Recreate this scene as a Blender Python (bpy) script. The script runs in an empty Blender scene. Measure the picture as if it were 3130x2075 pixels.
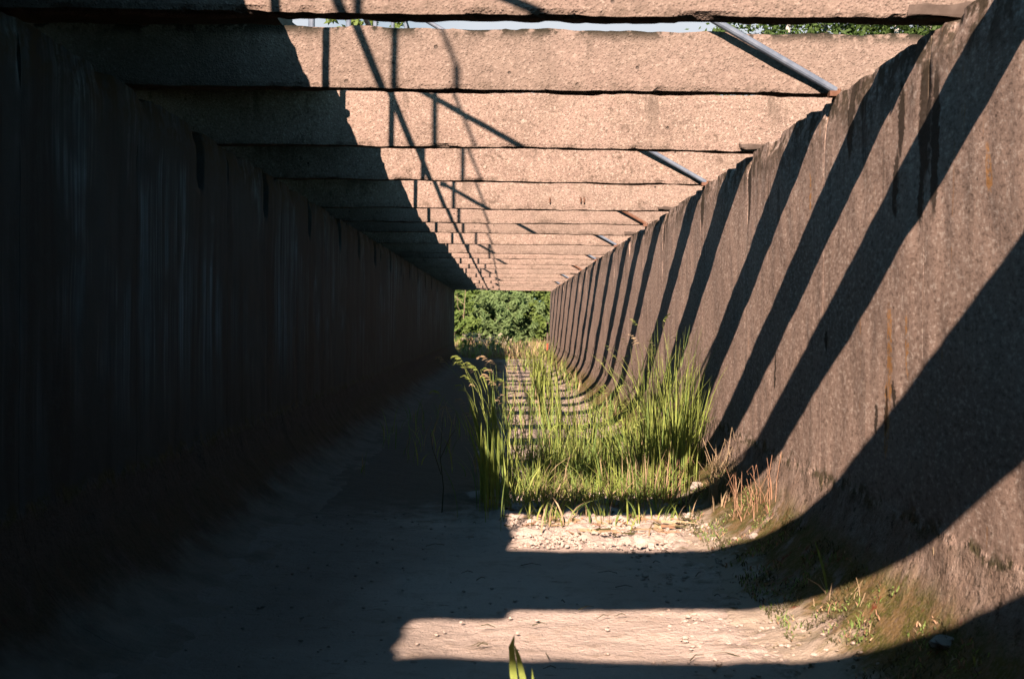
import bpy, math, random
from mathutils import Vector, Matrix, noise
random.seed(7)
R = math.radians
scn = bpy.context.scene
COL = scn.collection

# ------------------------------------------------------------------ helpers
def tag(o, label=None, cat=None, group=None, kind=None):
    if label:
        o["label"] = label
        if not kind: kind = "thing"
    if cat: o["category"] = cat
    if group: o["group"] = group
    if kind: o["kind"] = kind
    return o

def empty(name, loc, label, cat, group=None):
    o = bpy.data.objects.new(name, None); COL.objects.link(o)
    o.location = loc; o.empty_display_size = .2
    return tag(o, label, cat, group)

class MB:
    """collects vertices and faces, then links them as one mesh object"""
    def __init__(s): s.v = []; s.f = []; s.m = []
    def quad(s, a, b, c, d, m=0):
        n = len(s.v); s.v += [a, b, c, d]; s.f.append((n, n+1, n+2, n+3)); s.m.append(m)
    def grid(s, pts, m=0, flip=False):
        n = len(s.v); h = len(pts); w = len(pts[0])
        for r in pts: s.v += [tuple(p) for p in r]
        for i in range(h-1):
            for j in range(w-1):
                a, b, c, d = n+i*w+j, n+i*w+j+1, n+(i+1)*w+j+1, n+(i+1)*w+j
                s.f.append((d, c, b, a) if flip else (a, b, c, d)); s.m.append(m)
    def tube(s, path, rad, k=8, m=0, cap=True):
        path = [Vector(p) for p in path]
        if not hasattr(rad, '__len__'): rad = [rad]*len(path)
        n0 = len(s.v); u = None
        for i, p in enumerate(path):
            t = (path[min(i+1, len(path)-1)] - path[max(i-1, 0)]).normalized()
            if u is None:
                u = t.orthogonal().normalized()
            u = (u - t*u.dot(t)).normalized(); w = t.cross(u)
            for q in range(k):
                a = 2*math.pi*q/k
                s.v.append(tuple(p + (u*math.cos(a) + w*math.sin(a))*rad[i]))
        for i in range(len(path)-1):
            for q in range(k):
                a = n0+i*k+q; b = n0+i*k+(q+1) % k
                s.f.append((a, b, b+k, a+k)); s.m.append(m)
        if cap:
            s.f.append(tuple(n0+q for q in reversed(range(k)))); s.m.append(m)
            e = n0+(len(path)-1)*k
            s.f.append(tuple(e+q for q in range(k))); s.m.append(m)
    def build(s, name, mats, parent=None, loc=(0, 0, 0), smooth=False):
        me = bpy.data.meshes.new(name)
        me.from_pydata(s.v, [], s.f)
        if not isinstance(mats, (list, tuple)): mats = [mats]
        for mt in mats: me.materials.append(mt)
        if len(mats) > 1: me.polygons.foreach_set('material_index', s.m)
        if smooth: me.polygons.foreach_set('use_smooth', [True]*len(me.polygons))
        me.update()
        o = bpy.data.objects.new(name, me); COL.objects.link(o)
        o.location = loc
        if parent: o.parent = parent
        return o

def N(x, y, z): return noise.noise(Vector((x, y, z)))
def FB(x, y, z, o=3): return noise.fractal(Vector((x, y, z)), 1.0, 2.0, o)
def ss(a, b, x):
    t = min(1, max(0, (x-a)/(b-a))); return t*t*(3-2*t)

def rough_box(mb, x0, x1, y0, y1, z0, z1, sx, sy, sz, seed, chip=.03, amp=.006):
    """box with a gridded surface, chipped along its edges"""
    nx, ny, nz = max(1, round((x1-x0)/sx)), max(1, round((y1-y0)/sy)), max(1, round((z1-z0)/sz))
    idx = {}
    cx, cy, cz = (x0+x1)/2, (y0+y1)/2, (z0+z1)/2
    def vert(i, j, k):
        key = (i, j, k)
        if key in idx: return idx[key]
        x = x0+(x1-x0)*i/nx; y = y0+(y1-y0)*j/ny; z = z0+(z1-z0)*k/nz
        ex, ey, ez = i in (0, nx), j in (0, ny), k in (0, nz)
        a = FB(x*3+seed*7.1, y*3, z*3+seed)*amp*1.6 + N(x*14, y*14+seed*3, z*14)*amp*.7
        if ex: x += (1 if x > cx else -1)*a
        if ey: y += (1 if y > cy else -1)*a
        if ez: z += (1 if z > cz else -1)*(a + .012*N(x*.7+seed*5, seed, 0))
        if ex+ey+ez >= 2:
            c = max(0, N(x*5+seed*11, y*4, z*5+seed)*.9 + .55*N(x*17, y*9+seed*4, z*17) - .05)
            c = c*chip + .004
            if ex: x -= (1 if x > cx else -1)*c
            if ey: y -= (1 if y > cy else -1)*c
            if ez: z -= (1 if z > cz else -1)*c*(1.0 if z > cz else .8)
        idx[key] = len(mb.v); mb.v.append((x, y, z)); return idx[key]
    def face(*k): mb.f.append(tuple(vert(*q) for q in k)); mb.m.append(0)
    for i in range(nx):
        for k in range(nz):
            face((i, 0, k), (i+1, 0, k), (i+1, 0, k+1), (i, 0, k+1))
            face((i, ny, k), (i, ny, k+1), (i+1, ny, k+1), (i+1, ny, k))
        for j in range(ny):
            face((i, j, nz), (i+1, j, nz), (i+1, j+1, nz), (i, j+1, nz))
            face((i, j, 0), (i, j+1, 0), (i+1, j+1, 0), (i+1, j, 0))
    for j in range(ny):
        for k in range(nz):
            face((0, j, k), (0, j, k+1), (0, j+1, k+1), (0, j+1, k))
            face((nx, j, k), (nx, j+1, k), (nx, j+1, k+1), (nx, j, k+1))

# ------------------------------------------------------------------ materials
TINT = (1.0, 1.15, 1.15)      # base colours were matched under a paler sun
class G:
    """small node-graph helper"""
    def __init__(s, name):
        s.mat = bpy.data.materials.new(name); s.mat.use_nodes = True
        s.nt = s.mat.node_tree; s.b = s.nt.nodes['Principled BSDF']
        s.b.inputs['Roughness'].default_value = .9
        s.b.inputs['Specular IOR Level'].default_value = .25
        s.pos = s.nt.nodes.new('ShaderNodeNewGeometry').outputs['Position']
    def put(s, sock, v):
        if hasattr(v, 'is_linked') or hasattr(v, 'links'): s.nt.links.new(v, sock)
        elif isinstance(v, (tuple, list)) and len(v) == 3 and sock.type == 'RGBA': sock.default_value = (*v, 1)
        else: sock.default_value = v
    def math(s, op, a, b=0.0, clamp=False):
        n = s.nt.nodes.new('ShaderNodeMath'); n.operation = op; n.use_clamp = clamp
        s.put(n.inputs[0], a); s.put(n.inputs[1], b); return n.outputs[0]
    def scaled(s, sc):
        n = s.nt.nodes.new('ShaderNodeMapping'); n.inputs['Scale'].default_value = sc
        s.nt.links.new(s.pos, n.inputs['Vector']); return n.outputs[0]
    def noise(s, sc, detail=4, rough=.55, vec=None, dist=0):
        n = s.nt.nodes.new('ShaderNodeTexNoise')
        n.inputs['Scale'].default_value = sc; n.inputs['Detail'].default_value = detail
        n.inputs['Roughness'].default_value = rough; n.inputs['Distortion'].default_value = dist
        s.nt.links.new(vec or s.pos, n.inputs['Vector']); return n.outputs['Fac']
    def voro(s, sc, vec=None, feat='F1'):
        n = s.nt.nodes.new('ShaderNodeTexVoronoi'); n.feature = feat
        n.inputs['Scale'].default_value = sc
        s.nt.links.new(vec or s.pos, n.inputs['Vector']); return n.outputs['Distance']
    def step(s, v, a, b, lo=0.0, hi=1.0):
        n = s.nt.nodes.new('ShaderNodeMapRange'); n.interpolation_type = 'SMOOTHSTEP'
        s.put(n.inputs['Value'], v)
        n.inputs['From Min'].default_value = a; n.inputs['From Max'].default_value = b
        n.inputs['To Min'].default_value = lo; n.inputs['To Max'].default_value = hi
        return n.outputs[0]
    def mix(s, f, a, b, mode='MIX'):
        n = s.nt.nodes.new('ShaderNodeMix'); n.data_type = 'RGBA'; n.blend_type = mode
        s.put(n.inputs['Factor'], f); s.put(n.inputs['A'], a); s.put(n.inputs['B'], b)
        return n.outputs['Result']
    def xyz(s):
        n = s.nt.nodes.new('ShaderNodeSeparateXYZ'); s.nt.links.new(s.pos, n.inputs[0])
        return n.outputs[0], n.outputs[1], n.outputs[2]
    def bump(s, h, strength=.5, dist=.02):
        n = s.nt.nodes.new('ShaderNodeBump'); n.inputs['Strength'].default_value = strength
        n.inputs['Distance'].default_value = dist
        s.nt.links.new(h, n.inputs['Height']); s.nt.links.new(n.outputs[0], s.b.inputs['Normal'])
    def col(s, c):
        s.put(s.b.inputs['Base Color'], s.mix(1.0, c, TINT, 'MULTIPLY')); return s

def m_beam():
    g = G('aggregate_concrete')
    big = g.noise(2.2, 5); mid = g.noise(9, 5, .65); fine = g.noise(55, 3, .7); grit = g.voro(70)
    c = g.mix(g.step(big, .35, .68), (.365, .250, .202), (.272, .190, .150))
    c = g.mix(g.step(mid, .42, .70), c, (.355, .252, .198))
    c = g.mix(g.step(fine, .52, .70, 0, 1), c, (.58, .44, .36))
    c = g.mix(g.step(fine, .31, .45, .9, 0), c, (.115, .082, .062))
    peb = g.voro(23)
    c = g.mix(g.step(peb, .06, .17, .8, 0), c, (.47, .36, .29))
    c = g.mix(g.math('MULTIPLY', g.step(g.noise(5, 4, .7), .56, .66), g.step(g.noise(26, 3, .7), .46, .6)), c, (.17, .118, .09))
    drip = g.noise(1, 4, .6, g.scaled((7, 7, .8)))
    c = g.mix(g.step(drip, .56, .74, 0, .4), c, (.19, .14, .105))
    pit = g.voro(7.5)
    pitm = g.math('MULTIPLY', g.step(pit, .05, .11, 1, 0), g.step(g.noise(3, 2), .52, .58))
    c = g.mix(pitm, c, (.05, .04, .035))
    x, y, z = g.xyz()
    oi = g.nt.nodes.new('ShaderNodeObjectInfo').outputs['Random']
    c = g.mix(g.step(oi, 0, 1, 0, .5), c, (.22, .165, .135))
    run = g.math('MULTIPLY', g.step(g.noise(1, 4, .65, g.scaled((5, 5, .7))), .58, .68), g.step(z, 2.9, 3.15))
    c = g.mix(g.math('MULTIPLY', run, .65), c, (.14, .103, .08))
    under = g.math('MULTIPLY', g.step(z, 2.84, 2.90, 1, 0), g.step(g.noise(12, 4, .7), .50, .62))
    c = g.mix(g.math('MULTIPLY', under, .6), c, (.15, .11, .085))
    top = g.math('MULTIPLY', g.step(z, 3.09, 3.17), g.step(g.noise(7, 4, .65), .44, .54))
    top = g.math('MULTIPLY', top, g.step(y, 7.4, 7.6, 1, 0))
    c = g.mix(top, c, (.035, .030, .020))
    g.col(c)
    h = g.math('ADD', g.math('MULTIPLY', fine, .5), g.math('MULTIPLY', mid, 1.0))
    h = g.math('SUBTRACT', h, g.math('MULTIPLY', pitm, .8))
    h = g.math('SUBTRACT', h, g.math('MULTIPLY', g.step(grit, .1, .5), .25))
    g.bump(h, .8, .02)
    return g.mat

def ellipses(g, lst, warp):
    x, y, z = g.xyz(); acc = None
    yy = g.math('ADD', y, g.math('MULTIPLY', g.math('SUBTRACT', warp, .5), .12))
    zz = g.math('ADD', z, g.math('MULTIPLY', g.math('SUBTRACT', warp, .5), .16))
    for (cy, cz, ry, rz) in lst:
        a = g.math('POWER', g.math('ABSOLUTE', g.math('DIVIDE', g.math('SUBTRACT', yy, cy), ry)), 2)
        b = g.math('POWER', g.math('ABSOLUTE', g.math('DIVIDE', g.math('SUBTRACT', zz, cz), rz)), 2)
        e = g.step(g.math('ADD', a, b), .55, 1.1, 1, 0)
        acc = e if acc is None else g.math('MAXIMUM', acc, e)
    return acc

def m_wall(name, right):
    g = G(name)
    x, y, z = g.xyz()
    big = g.noise(1.3, 5); mid = g.noise(10, 5, .65); fine = g.noise(70, 3, .7)
    streak = g.noise(1, 5, .65, g.scaled((9, 9, .35)), .2)
    streak2 = g.noise(1, 4, .6, g.scaled((26, 26, .6)))
    if right:
        grain = g.noise(1, 3, .75, g.scaled((46, 24, 46)))
        c = g.mix(g.step(big, .35, .68), (.53, .368, .292), (.43, .296, .234))
        c = g.mix(g.step(mid, .45, .72, 0, .6), c, (.54, .385, .31))
        c = g.mix(g.step(streak, .54, .70, 0, .5), c, (.24, .180, .145))
        c = g.mix(g.step(streak2, .60, .75, 0, .3), c, (.50, .385, .315))
        c = g.mix(g.step(grain, .54, .64, 0, .9), c, (.78, .62, .52))
        c = g.mix(g.step(grain, .34, .47, .7, 0), c, (.17, .118, .092))
        pits = g.math('MULTIPLY', g.step(g.voro(13), .06, .12, 1, 0), g.step(g.noise(2.2, 3), .50, .58))
        c = g.mix(g.math('MULTIPLY', pits, .8), c, (.075, .055, .042))
        # rust and lichen runs
        rust = g.math('MULTIPLY', g.step(g.noise(1, 4, .6, g.scaled((15, 15, .9)), .3), .655, .72), g.step(g.noise(6, 3), .45, .62))
        c = g.mix(g.math('MULTIPLY', rust, .75), c, (.60, .27, .08))
        w = g.noise(9, 4, .7)
        run = ellipses(g, [(5.42, 1.36, .040, .26), (5.47, 1.05, .035, .2), (5.20, 1.42, .018, .16), (4.35, 2.1, .03, .10), (6.9, 2.3, .02, .13)], w)
        run = g.math('MULTIPLY', run, g.step(g.noise(22, 3, .7), .36, .55))
        c = g.mix(g.math('MULTIPLY', run, .85), c, (.72, .34, .11))
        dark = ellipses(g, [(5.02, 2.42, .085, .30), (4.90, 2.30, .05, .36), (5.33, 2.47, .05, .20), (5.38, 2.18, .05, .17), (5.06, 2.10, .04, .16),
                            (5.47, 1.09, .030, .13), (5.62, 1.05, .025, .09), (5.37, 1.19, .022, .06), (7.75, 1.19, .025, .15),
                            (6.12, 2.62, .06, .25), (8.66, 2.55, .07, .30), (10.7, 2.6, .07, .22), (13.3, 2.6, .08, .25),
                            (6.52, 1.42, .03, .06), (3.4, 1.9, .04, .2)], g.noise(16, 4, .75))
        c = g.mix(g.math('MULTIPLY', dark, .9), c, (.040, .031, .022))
    else:  # left wall: base colour darkened to paint in its shade
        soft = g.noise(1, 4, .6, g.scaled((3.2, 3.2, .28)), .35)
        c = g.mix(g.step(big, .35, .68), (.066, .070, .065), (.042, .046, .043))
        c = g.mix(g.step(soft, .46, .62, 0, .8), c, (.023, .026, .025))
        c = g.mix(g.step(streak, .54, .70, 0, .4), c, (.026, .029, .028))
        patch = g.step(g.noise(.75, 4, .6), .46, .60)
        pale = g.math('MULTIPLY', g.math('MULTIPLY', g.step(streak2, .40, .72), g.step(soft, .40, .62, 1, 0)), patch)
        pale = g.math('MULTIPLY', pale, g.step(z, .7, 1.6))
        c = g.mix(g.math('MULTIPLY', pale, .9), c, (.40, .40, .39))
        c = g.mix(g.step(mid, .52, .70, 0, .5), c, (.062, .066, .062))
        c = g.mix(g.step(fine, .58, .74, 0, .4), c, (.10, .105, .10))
    # moss along the broken top edge
    dr = g.math('MULTIPLY', g.step(g.noise(1, 4, .7, g.scaled((8, 8, .9)), .2), .57, .66), g.step(z, 1.75, 2.6))
    c = g.mix(g.math('MULTIPLY', dr, .75), c, (.075, .055, .042) if right else (.02, .018, .017))
    mt = g.math('MULTIPLY', g.step(g.math('ADD', z, g.math('MULTIPLY', g.noise(1, 3, .7, g.scaled((10, 10, 2))), .3)), 2.58, 2.92), g.step(g.noise(9, 4, .7), .42, .56))
    c = g.mix(g.math('MULTIPLY', mt, .85), c, (.045, .036, .018))
    # coarse rendered haunch at the foot: pale mortar, dark pits, moss towards the floor
    zz = g.math('ADD', z, g.math('MULTIPLY', g.math('SUBTRACT', g.noise(7, 4, .7), .5), .20))
    foot = g.step(zz, .60, .66, 1, 0)
    m1 = g.noise(6, 5, .7)
    rough = g.mix(g.step(m1, .40, .62), (.31, .215, .165), (.45, .325, .26))
    rough = g.mix(g.step(g.noise(18, 4, .7), .56, .66, 0, .9), rough, (.055, .042, .028))
    rough = g.mix(g.step(g.noise(24, 4, .75), .58, .66, 0, .7), rough, (.56, .43, .35))
    rough = g.mix(g.step(g.noise(40, 3, .75), .34, .45, .8, 0), rough, (.10, .078, .055))
    moss = g.math('MULTIPLY', g.step(zz, .30, .50, 1, 0), g.step(g.noise(4.5, 5, .7), .33, .47))
    mossc = g.mix(g.step(g.noise(11, 4, .7), .42, .60), (.12, .112, .026), (.24, .155, .065))
    mossc = g.mix(g.step(g.noise(8, 3, .7), .62, .70), mossc, (.20, .045, .018))
    mossc = g.mix(g.step(fine, .50, .62, 0, .6), mossc, (.30, .21, .13))
    rough = g.mix(moss, rough, mossc)
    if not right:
        rough = g.mix(.88, rough, (.03, .028, .024))  # left haunch colour pulled almost to black, painting in the shade
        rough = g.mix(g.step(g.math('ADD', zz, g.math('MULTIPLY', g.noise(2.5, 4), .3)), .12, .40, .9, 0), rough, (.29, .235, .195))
    if right:
        silt = g.step(g.math('ADD', z, g.math('MULTIPLY', g.math('SUBTRACT', g.noise(5, 5, .7), .5), .34)), .03, .14, 1, 0)
        rough = g.mix(g.math('MULTIPLY', silt, .92), rough, (.62, .485, .385))
    c = g.mix(foot, c, rough)
    lip = g.math('MULTIPLY', g.math('MULTIPLY', g.step(zz, .58, .63), g.step(zz, .64, .71, 1, 0)), g.step(g.noise(9, 4, .7), .44, .55))
    c = g.mix(g.math('MULTIPLY', lip, .9), c, (.045, .042, .016))
    g.col(c)
    h = g.math('ADD', g.math('MULTIPLY', fine, .35), g.math('MULTIPLY', mid, .7))
    h = g.math('ADD', h, g.math('MULTIPLY', g.math('MULTIPLY', foot, g.noise(16, 5, .75)), 6.0))
    g.bump(h, .6, .008)
    return g.mat

def m_floor():
    g = G('dry_silt')
    x, y, z = g.xyz()
    big = g.noise(.9, 5); mid = g.noise(6, 6, .65); fine = g.noise(40, 4, .7); grit = g.noise(150, 2, .7)
    c = g.mix(g.step(big, .38, .66), (.75, .585, .50), (.66, .51, .43))
    c = g.mix(g.step(mid, .50, .68, 0, .55), c, (.50, .37, .285))
    flake = g.noise(1, 5, .7, g.scaled((5, 14, 8)), .5)
    c = g.mix(g.step(flake, .60, .68, 0, .75), c, (.30, .205, .145))
    c = g.mix(g.step(fine, .58, .72, 0, .5), c, (.78, .63, .52))
    c = g.mix(g.step(fine, .28, .38, .6, 0), c, (.25, .17, .12))
    c = g.mix(g.step(grit, .60, .72, 0, .35), c, (.26, .18, .13))
    # moss creeping out from the right-hand haunch
    ms = g.math('MULTIPLY', g.step(g.math('ADD', x, g.math('MULTIPLY', mid, .8)), 1.42, 1.85), g.step(g.noise(9, 4, .7), .45, .6))
    c = g.mix(ms, c, (.13, .105, .035))
    soil_shade = g.math('MULTIPLY', g.step(g.math('ADD', x, g.math('MULTIPLY', g.noise(1.6, 4, .6), 1.3)), .38, .62, 1, 0), g.step(g.math('ADD', y, g.math('MULTIPLY', mid, 2.5)), 9.2, 11.0))  # shade painted onto the far left floor, tinted like soil under grass
    c = g.mix(g.math('MULTIPLY', soil_shade, .85), c, (.085, .078, .042))
    left_shade = g.math('MULTIPLY', g.step(g.math('ADD', x, g.noise(1.1, 4, .6)), -.75, .55, 1, 0), .75)  # shade of the left side painted into the silt colour
    c = g.mix(left_shade, c, (.17, .14, .12))
    far = g.step(y, 11, 26)
    c = g.mix(g.math('MULTIPLY', far, .4), c, (.36, .26, .19))
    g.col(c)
    h = g.math('ADD', g.math('MULTIPLY', mid, 1.2), g.math('MULTIPLY', fine, .5))
    h = g.math('ADD', h, g.math('MULTIPLY', flake, .35))
    h = g.math('ADD', h, g.math('MULTIPLY', grit, .12))
    g.bump(h, .85, .03)
    return g.mat

def m_simple(name, a, b, sc=6, rough=.9, bump=.3, dist=.01, sc2=40):
    g = G(name); n1 = g.noise(sc, 5, .65); n2 = g.noise(sc2, 3, .7)
    c = g.mix(g.step(n1, .36, .66), a, b)
    c = g.mix(g.step(n2, .55, .75, 0, .4), c, tuple(min(1, 1.5*q) for q in a))
    g.col(c); g.b.inputs['Roughness'].default_value = rough
    g.bump(g.math('ADD', n1, g.math('MULTIPLY', n2, .4)), bump, dist)
    return g.mat

def m_leaf(name, a, b, tr=.35, sc=1.5):
    g = G(name); n = g.noise(sc, 3); n2 = g.noise(18, 2)
    c = g.mix(g.step(n, .38, .64), a, b)
    c = g.mix(g.step(n2, .5, .72, 0, .45), c, tuple(min(1, 1.7*q) for q in b))
    g.col(c); g.b.inputs['Roughness'].default_value = .6
    t = g.nt.nodes.new('ShaderNodeBsdfTranslucent'); g.nt.links.new(c, t.inputs['Color'])
    ms = g.nt.nodes.new('ShaderNodeMixShader'); ms.inputs[0].default_value = tr
    g.nt.links.new(g.b.outputs[0], ms.inputs[1]); g.nt.links.new(t.outputs[0], ms.inputs[2])
    g.nt.links.new(ms.outputs[0], g.nt.nodes['Material Output'].inputs['Surface'])
    return g.mat

def m_birch():
    g = G('birch_bark'); n = g.noise(1, 4, .7, g.scaled((6, 6, 16)))
    g.col(g.mix(g.step(n, .56, .62), (.62, .56, .50), (.06, .05, .045))); g.bump(n, .3, .01)
    return g.mat

BEAM = m_beam(); WALLR = m_wall('stained_concrete', True); WALLL = m_wall('shade_dark_streaked_concrete', False)
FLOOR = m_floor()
PAD = m_simple('brown_mortar', (.10, .072, .058), (.15, .11, .09), 9)
SLAB = m_simple('weathered_slab', (.16, .13, .11), (.22, .18, .15), 4)
PIPE = m_simple('galvanised_pipe', (.15, .18, .235), (.22, .25, .31), 12, .55, .1)
PIPE.node_tree.nodes['Principled BSDF'].inputs['Metallic'].default_value = .15
RUST = m_simple('rusty_pipe', (.16, .075, .045), (.24, .12, .08), 14, .75, .3)
STEEL = m_simple('dark_painted_steel', (.10, .11, .13), (.17, .18, .20), 10, .6, .1)
REDP = m_simple('red_paint', (.62, .11, .05), (.50, .09, .05), 9, .6, .1)
SOIL = m_simple('meadow_soil', (.16, .13, .06), (.09, .11, .035), .6, .95, .5, .05, 9)
BARK = m_simple('grey_bark', (.12, .09, .065), (.20, .155, .115), 9, .9, .6, .02)
BIRCH = m_birch()
CLOD = m_simple('dry_clod', (.50, .36, .27), (.42, .29, .21), 8, .95, .6, .02, 60)
STONE = m_simple('pale_stone', (.50, .42, .36), (.38, .31, .26), 9, .9, .6, .01, 60)
GREEN = m_leaf('fresh_grass', (.34, .42, .095), (.48, .54, .14), .35)
GREEN2 = m_leaf('deep_grass', (.21, .32, .085), (.29, .39, .11), .3)
STRAW = m_leaf('straw', (.52, .36, .21), (.60, .44, .27), .25)
RSTRAW = m_leaf('reddish_straw', (.46, .25, .155), (.52, .31, .19), .25)
TWIG = m_leaf('dark_stalk', (.075, .070, .028), (.11, .095, .045), .1)
LEAF1 = m_leaf('broad_leaf', (.135, .205, .048), (.20, .275, .07), .3, .8)
LEAF2 = m_leaf('willow_leaf', (.135, .205, .075), (.20, .28, .105), .3, .8)
LEAF3 = m_leaf('dark_leaf', (.055, .10, .026), (.09, .14, .036), .25, .8)
LEAF4 = m_leaf('birch_leaf', (.14, .205, .048), (.21, .28, .068), .35, .8)
LEAF5 = m_leaf('birch_foliage', (.060, .105, .030), (.10, .16, .042), .3, .8)
FLOW = m_leaf('cream_flower', (.42, .36, .25), (.50, .44, .32), .2)

# ------------------------------------------------------------------ layout
XR, XL, HT, REYE = 1.84, -2.13, 2.82, 1.5
VPX, VPY, FPX = 1167., 745., 2628.
def ground(px, py):
    dx, dy = px-VPX, py-VPY
    dx, dy = dx+dy*.0122, dy-dx*.0122
    d = 1.0; c = XR-.66
    while d < 60:
        x = dx*d/FPX; z = REYE-dy*d/FPX
        zf = 0 if x < c else (.66-math.sqrt(max(0, .66**2-(min(x, XR-.02)-c)**2)))
        if z <= zf: break
        d += .01
    return dx*d/FPX, d
BY = [-5.4, -3.2, -.96, .66, 3.50, 4.92, 6.50, 8.65, 10.7, 13.3, 15.2, 16.95, 19.3, 21.9, 23.6, 25.9, 28.2, 31.0, 33.7, 36.2, 38.9, 41.5, 44.3, 47.0]
END = 47.3

# ------------------------------------------------------------------ terrain, floor
mb = MB()
xs = [-220, -120, -60, -30, -16, -9, -5, -2, 0, 2, 5, 9, 16, 30, 60, 120, 260]
ys = [-60, -30, -10, 0, 20, 40, 46, 49, 52, 56, 60, 66, 75, 90, 120, 180, 300]
rows = []
for y in ys:
    rows.append([(x, y, -.16 + (ss(47.5, 56, y)*.30 if abs(x) < 40 else 0) + ss(75, 260, y)*2) for x in xs])
mb.grid(rows); tag(mb.build('terrain', SOIL, smooth=True), kind='structure')

def bank(side, name):
    mb = MB(); rows = []
    x0 = (XR+.785) if side > 0 else (XL-.935)
    for y in [-14, -8, -2, 4, 10, 16, 22, 28, 34, 40, 44, 46.5, 49, 52]:
        k = 1-ss(45.5, 52, y)
        rows.append([(x0+side*o, y, -.25 + k*(h + .12*N(o*.4, y*.3, side))) for o, h in ((0, 2.45 if side > 0 else 3.42), (1, 2.5 if side > 0 else 3.55), (3, 2.65 if side > 0 else 3.4), (7, 2.6), (14, 2.5), (30, 2.3), (60, 2.0), (90, .1))])  # left bank raised to keep light from entering under the walkway
    mb.grid(rows, flip=side < 0)
    tag(mb.build(name, SOIL, smooth=True), kind='structure')
bank(1, 'embankment'); bank(-1, 'embankment')

mb = MB(); rows = []
y = -26.0; ys = []
while y < 52:
    ys.append(y); y += .028 if 3.5 < y < 11.5 else ((.10 if y > -1 else .8) if y < 3.5 else (.06 if y < 20 else .2))
nx = 130
for y in ys:
    r = []
    for i in range(nx+1):
        x = XL+.06 + (XR-XL-.12)*i/nx
        z = .020*FB(x*.8, y*.8, 0) + .007*FB(x*5, y*5, 3)
        crust = ss(7.3, 7.9, y + .35*N(x*1.3, 0, 7)) * (1-ss(9.7, 11.0, y)) * ss(-.6, .1, x + .3*N(0, y*2, 4))
        q = FB(x*4.5, y*4.5, 9, 4)
        z += crust*(.055*q + .040*abs(N(x*11, y*11, 2)) + .016*N(x*24, y*24, 4) + .006)
        # churned edge near the right-hand haunch
        e = ss(.75, 1.2, x + .25*N(x, y*1.4, 5)) * (1-ss(9, 12, y))
        z += e*(.022*FB(x*7, y*7, 4, 4) + .012*N(x*22, y*22, 1) + .012)
        z += (1-ss(-2.0, -1.3, x))*.05
        if y > 47: z -= (y-47)*.045
        r.append((x, y, max(z, -.055)))
    rows.append(r)
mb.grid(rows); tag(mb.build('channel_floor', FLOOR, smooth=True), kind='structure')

# ------------------------------------------------------------------ channel walls, one panel per bay
def wall(side, mat, name, label):
    X = XR if side > 0 else XL
    t = empty(name, (X, 20, 0), label, 'concrete wall')
    edges = [-26.0] + BY[1:-1] + [END]
    RF = .66
    for bi in range(len(edges)-1):
        y0, y1 = edges[bi]+.09, edges[bi+1]+.09-.003
        mid = (y0+y1)/2
        stp = .035 if 2 < mid < 9.5 and side > 0 else (.06 if mid < 16 else .12)
        ny = max(6, int(min(y1-y0, 4)/stp))
        off = 0
        prof = []          # (x inward offset, z, nx, nz)
        nzv = 58 if stp < .05 else 36
        for i in range(nzv+1):
            prof.append((0, HT-(HT-RF)*i/nzv, 1, 0))
        na = 26 if stp < .05 else 14
        for i in range(1, na+1):
            a = (math.pi/2)*i/na
            prof.append((RF*(1-math.cos(a)), RF*(1-math.sin(a)), math.cos(a), math.sin(a)))
        prof.append((RF+.14, -.05, 0, 1))
        sl = (y0+y1)/2 + .25
        inner = []
        for (ix, z, nx_, nz_) in prof:
            r = []
            for j in range(ny+1):
                y = y0+(y1-y0)*j/ny
                d = off + .010*FB(y*1.1, z*.9, side*4+2) + .006*N(y*7, z*3, side*9)
                if z < .72:
                    s_ = z-ix
                    k = ss(.60+.10*N(y*3, 1, side)+.05*N(y*11, 2, side), .50, z) if z < .7 else 0
                    lip = 1-ss(.58, .66, z + .10*N(y*3.2, 1, side) + .06*N(y*10, 4, side))
                    d += lip*(.010 + .016*max(0, FB(y*4, s_*4, 3, 2)) + .005*N(y*8, s_*8, 6))
                    d += (1-ss(.05, .35, z))*.012*FB(y*4, s_*4, 1, 2)
                if side < 0 and 6.8 < y < 40:
                    w = .06
                    if abs(y-sl) < w and z > 2.40 and z < 2.80: d -= .16
                # rounded, broken arrises at the joints and along the top
                je = min(y-y0, y1-y)
                if je < .03: d -= (.03-je)*(.9*ss(1.9, HT, z)*max(0, N(z*4, bi, side)+.2))
                zz = z
                if z > HT-.20:
                    ch = max(0, FB(y*2.6+side*3, 7, side, 4))
                    d -= ss(HT-.16, HT, z)*(.015 + .06*ch)
                    zz = z - ss(HT-.22, HT, z)*(.015+.055*ch)
                xx = ix + d*nx_
                r.append((X - side*xx, y, zz + d*nz_))
            inner.append(r)
        mb = MB(); mb.grid(inner, flip=side > 0)
        xb = X+side*(.80 if side > 0 else .95)
        top = [list(inner[0]), [(X+side*.12, p[1], min(p[2]+.03, HT-.004)) for p in inner[0]], [(xb, p[1], HT-.02) for p in inner[0]], [(xb, p[1], -.25) for p in inner[0]]]
        mb.grid(top, flip=side < 0)
        for k, fl in ((0, side > 0), (-1, side < 0)):
            n = len(mb.v)
            ring = [r[k] for r in inner] + [(xb, inner[0][k][1], -.25), (xb, inner[0][k][1], HT-.02)]
            # end face: strip between the inner profile and the back
            a = [r[k] for r in inner]; b = [(xb, p[1], p[2]) for p in a]
            mb.grid([a, b], flip=not fl)
        mb.build('wall_panel', mat, t, loc=(-X, -20, 0), smooth=True)
    return t
wall(1, WALLR, 'channel_wall', 'sunlit brown concrete wall striped with slanting beam shadows')
wall(-1, WALLL, 'channel_wall', 'dark shaded concrete wall with pale vertical water streaks')

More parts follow.
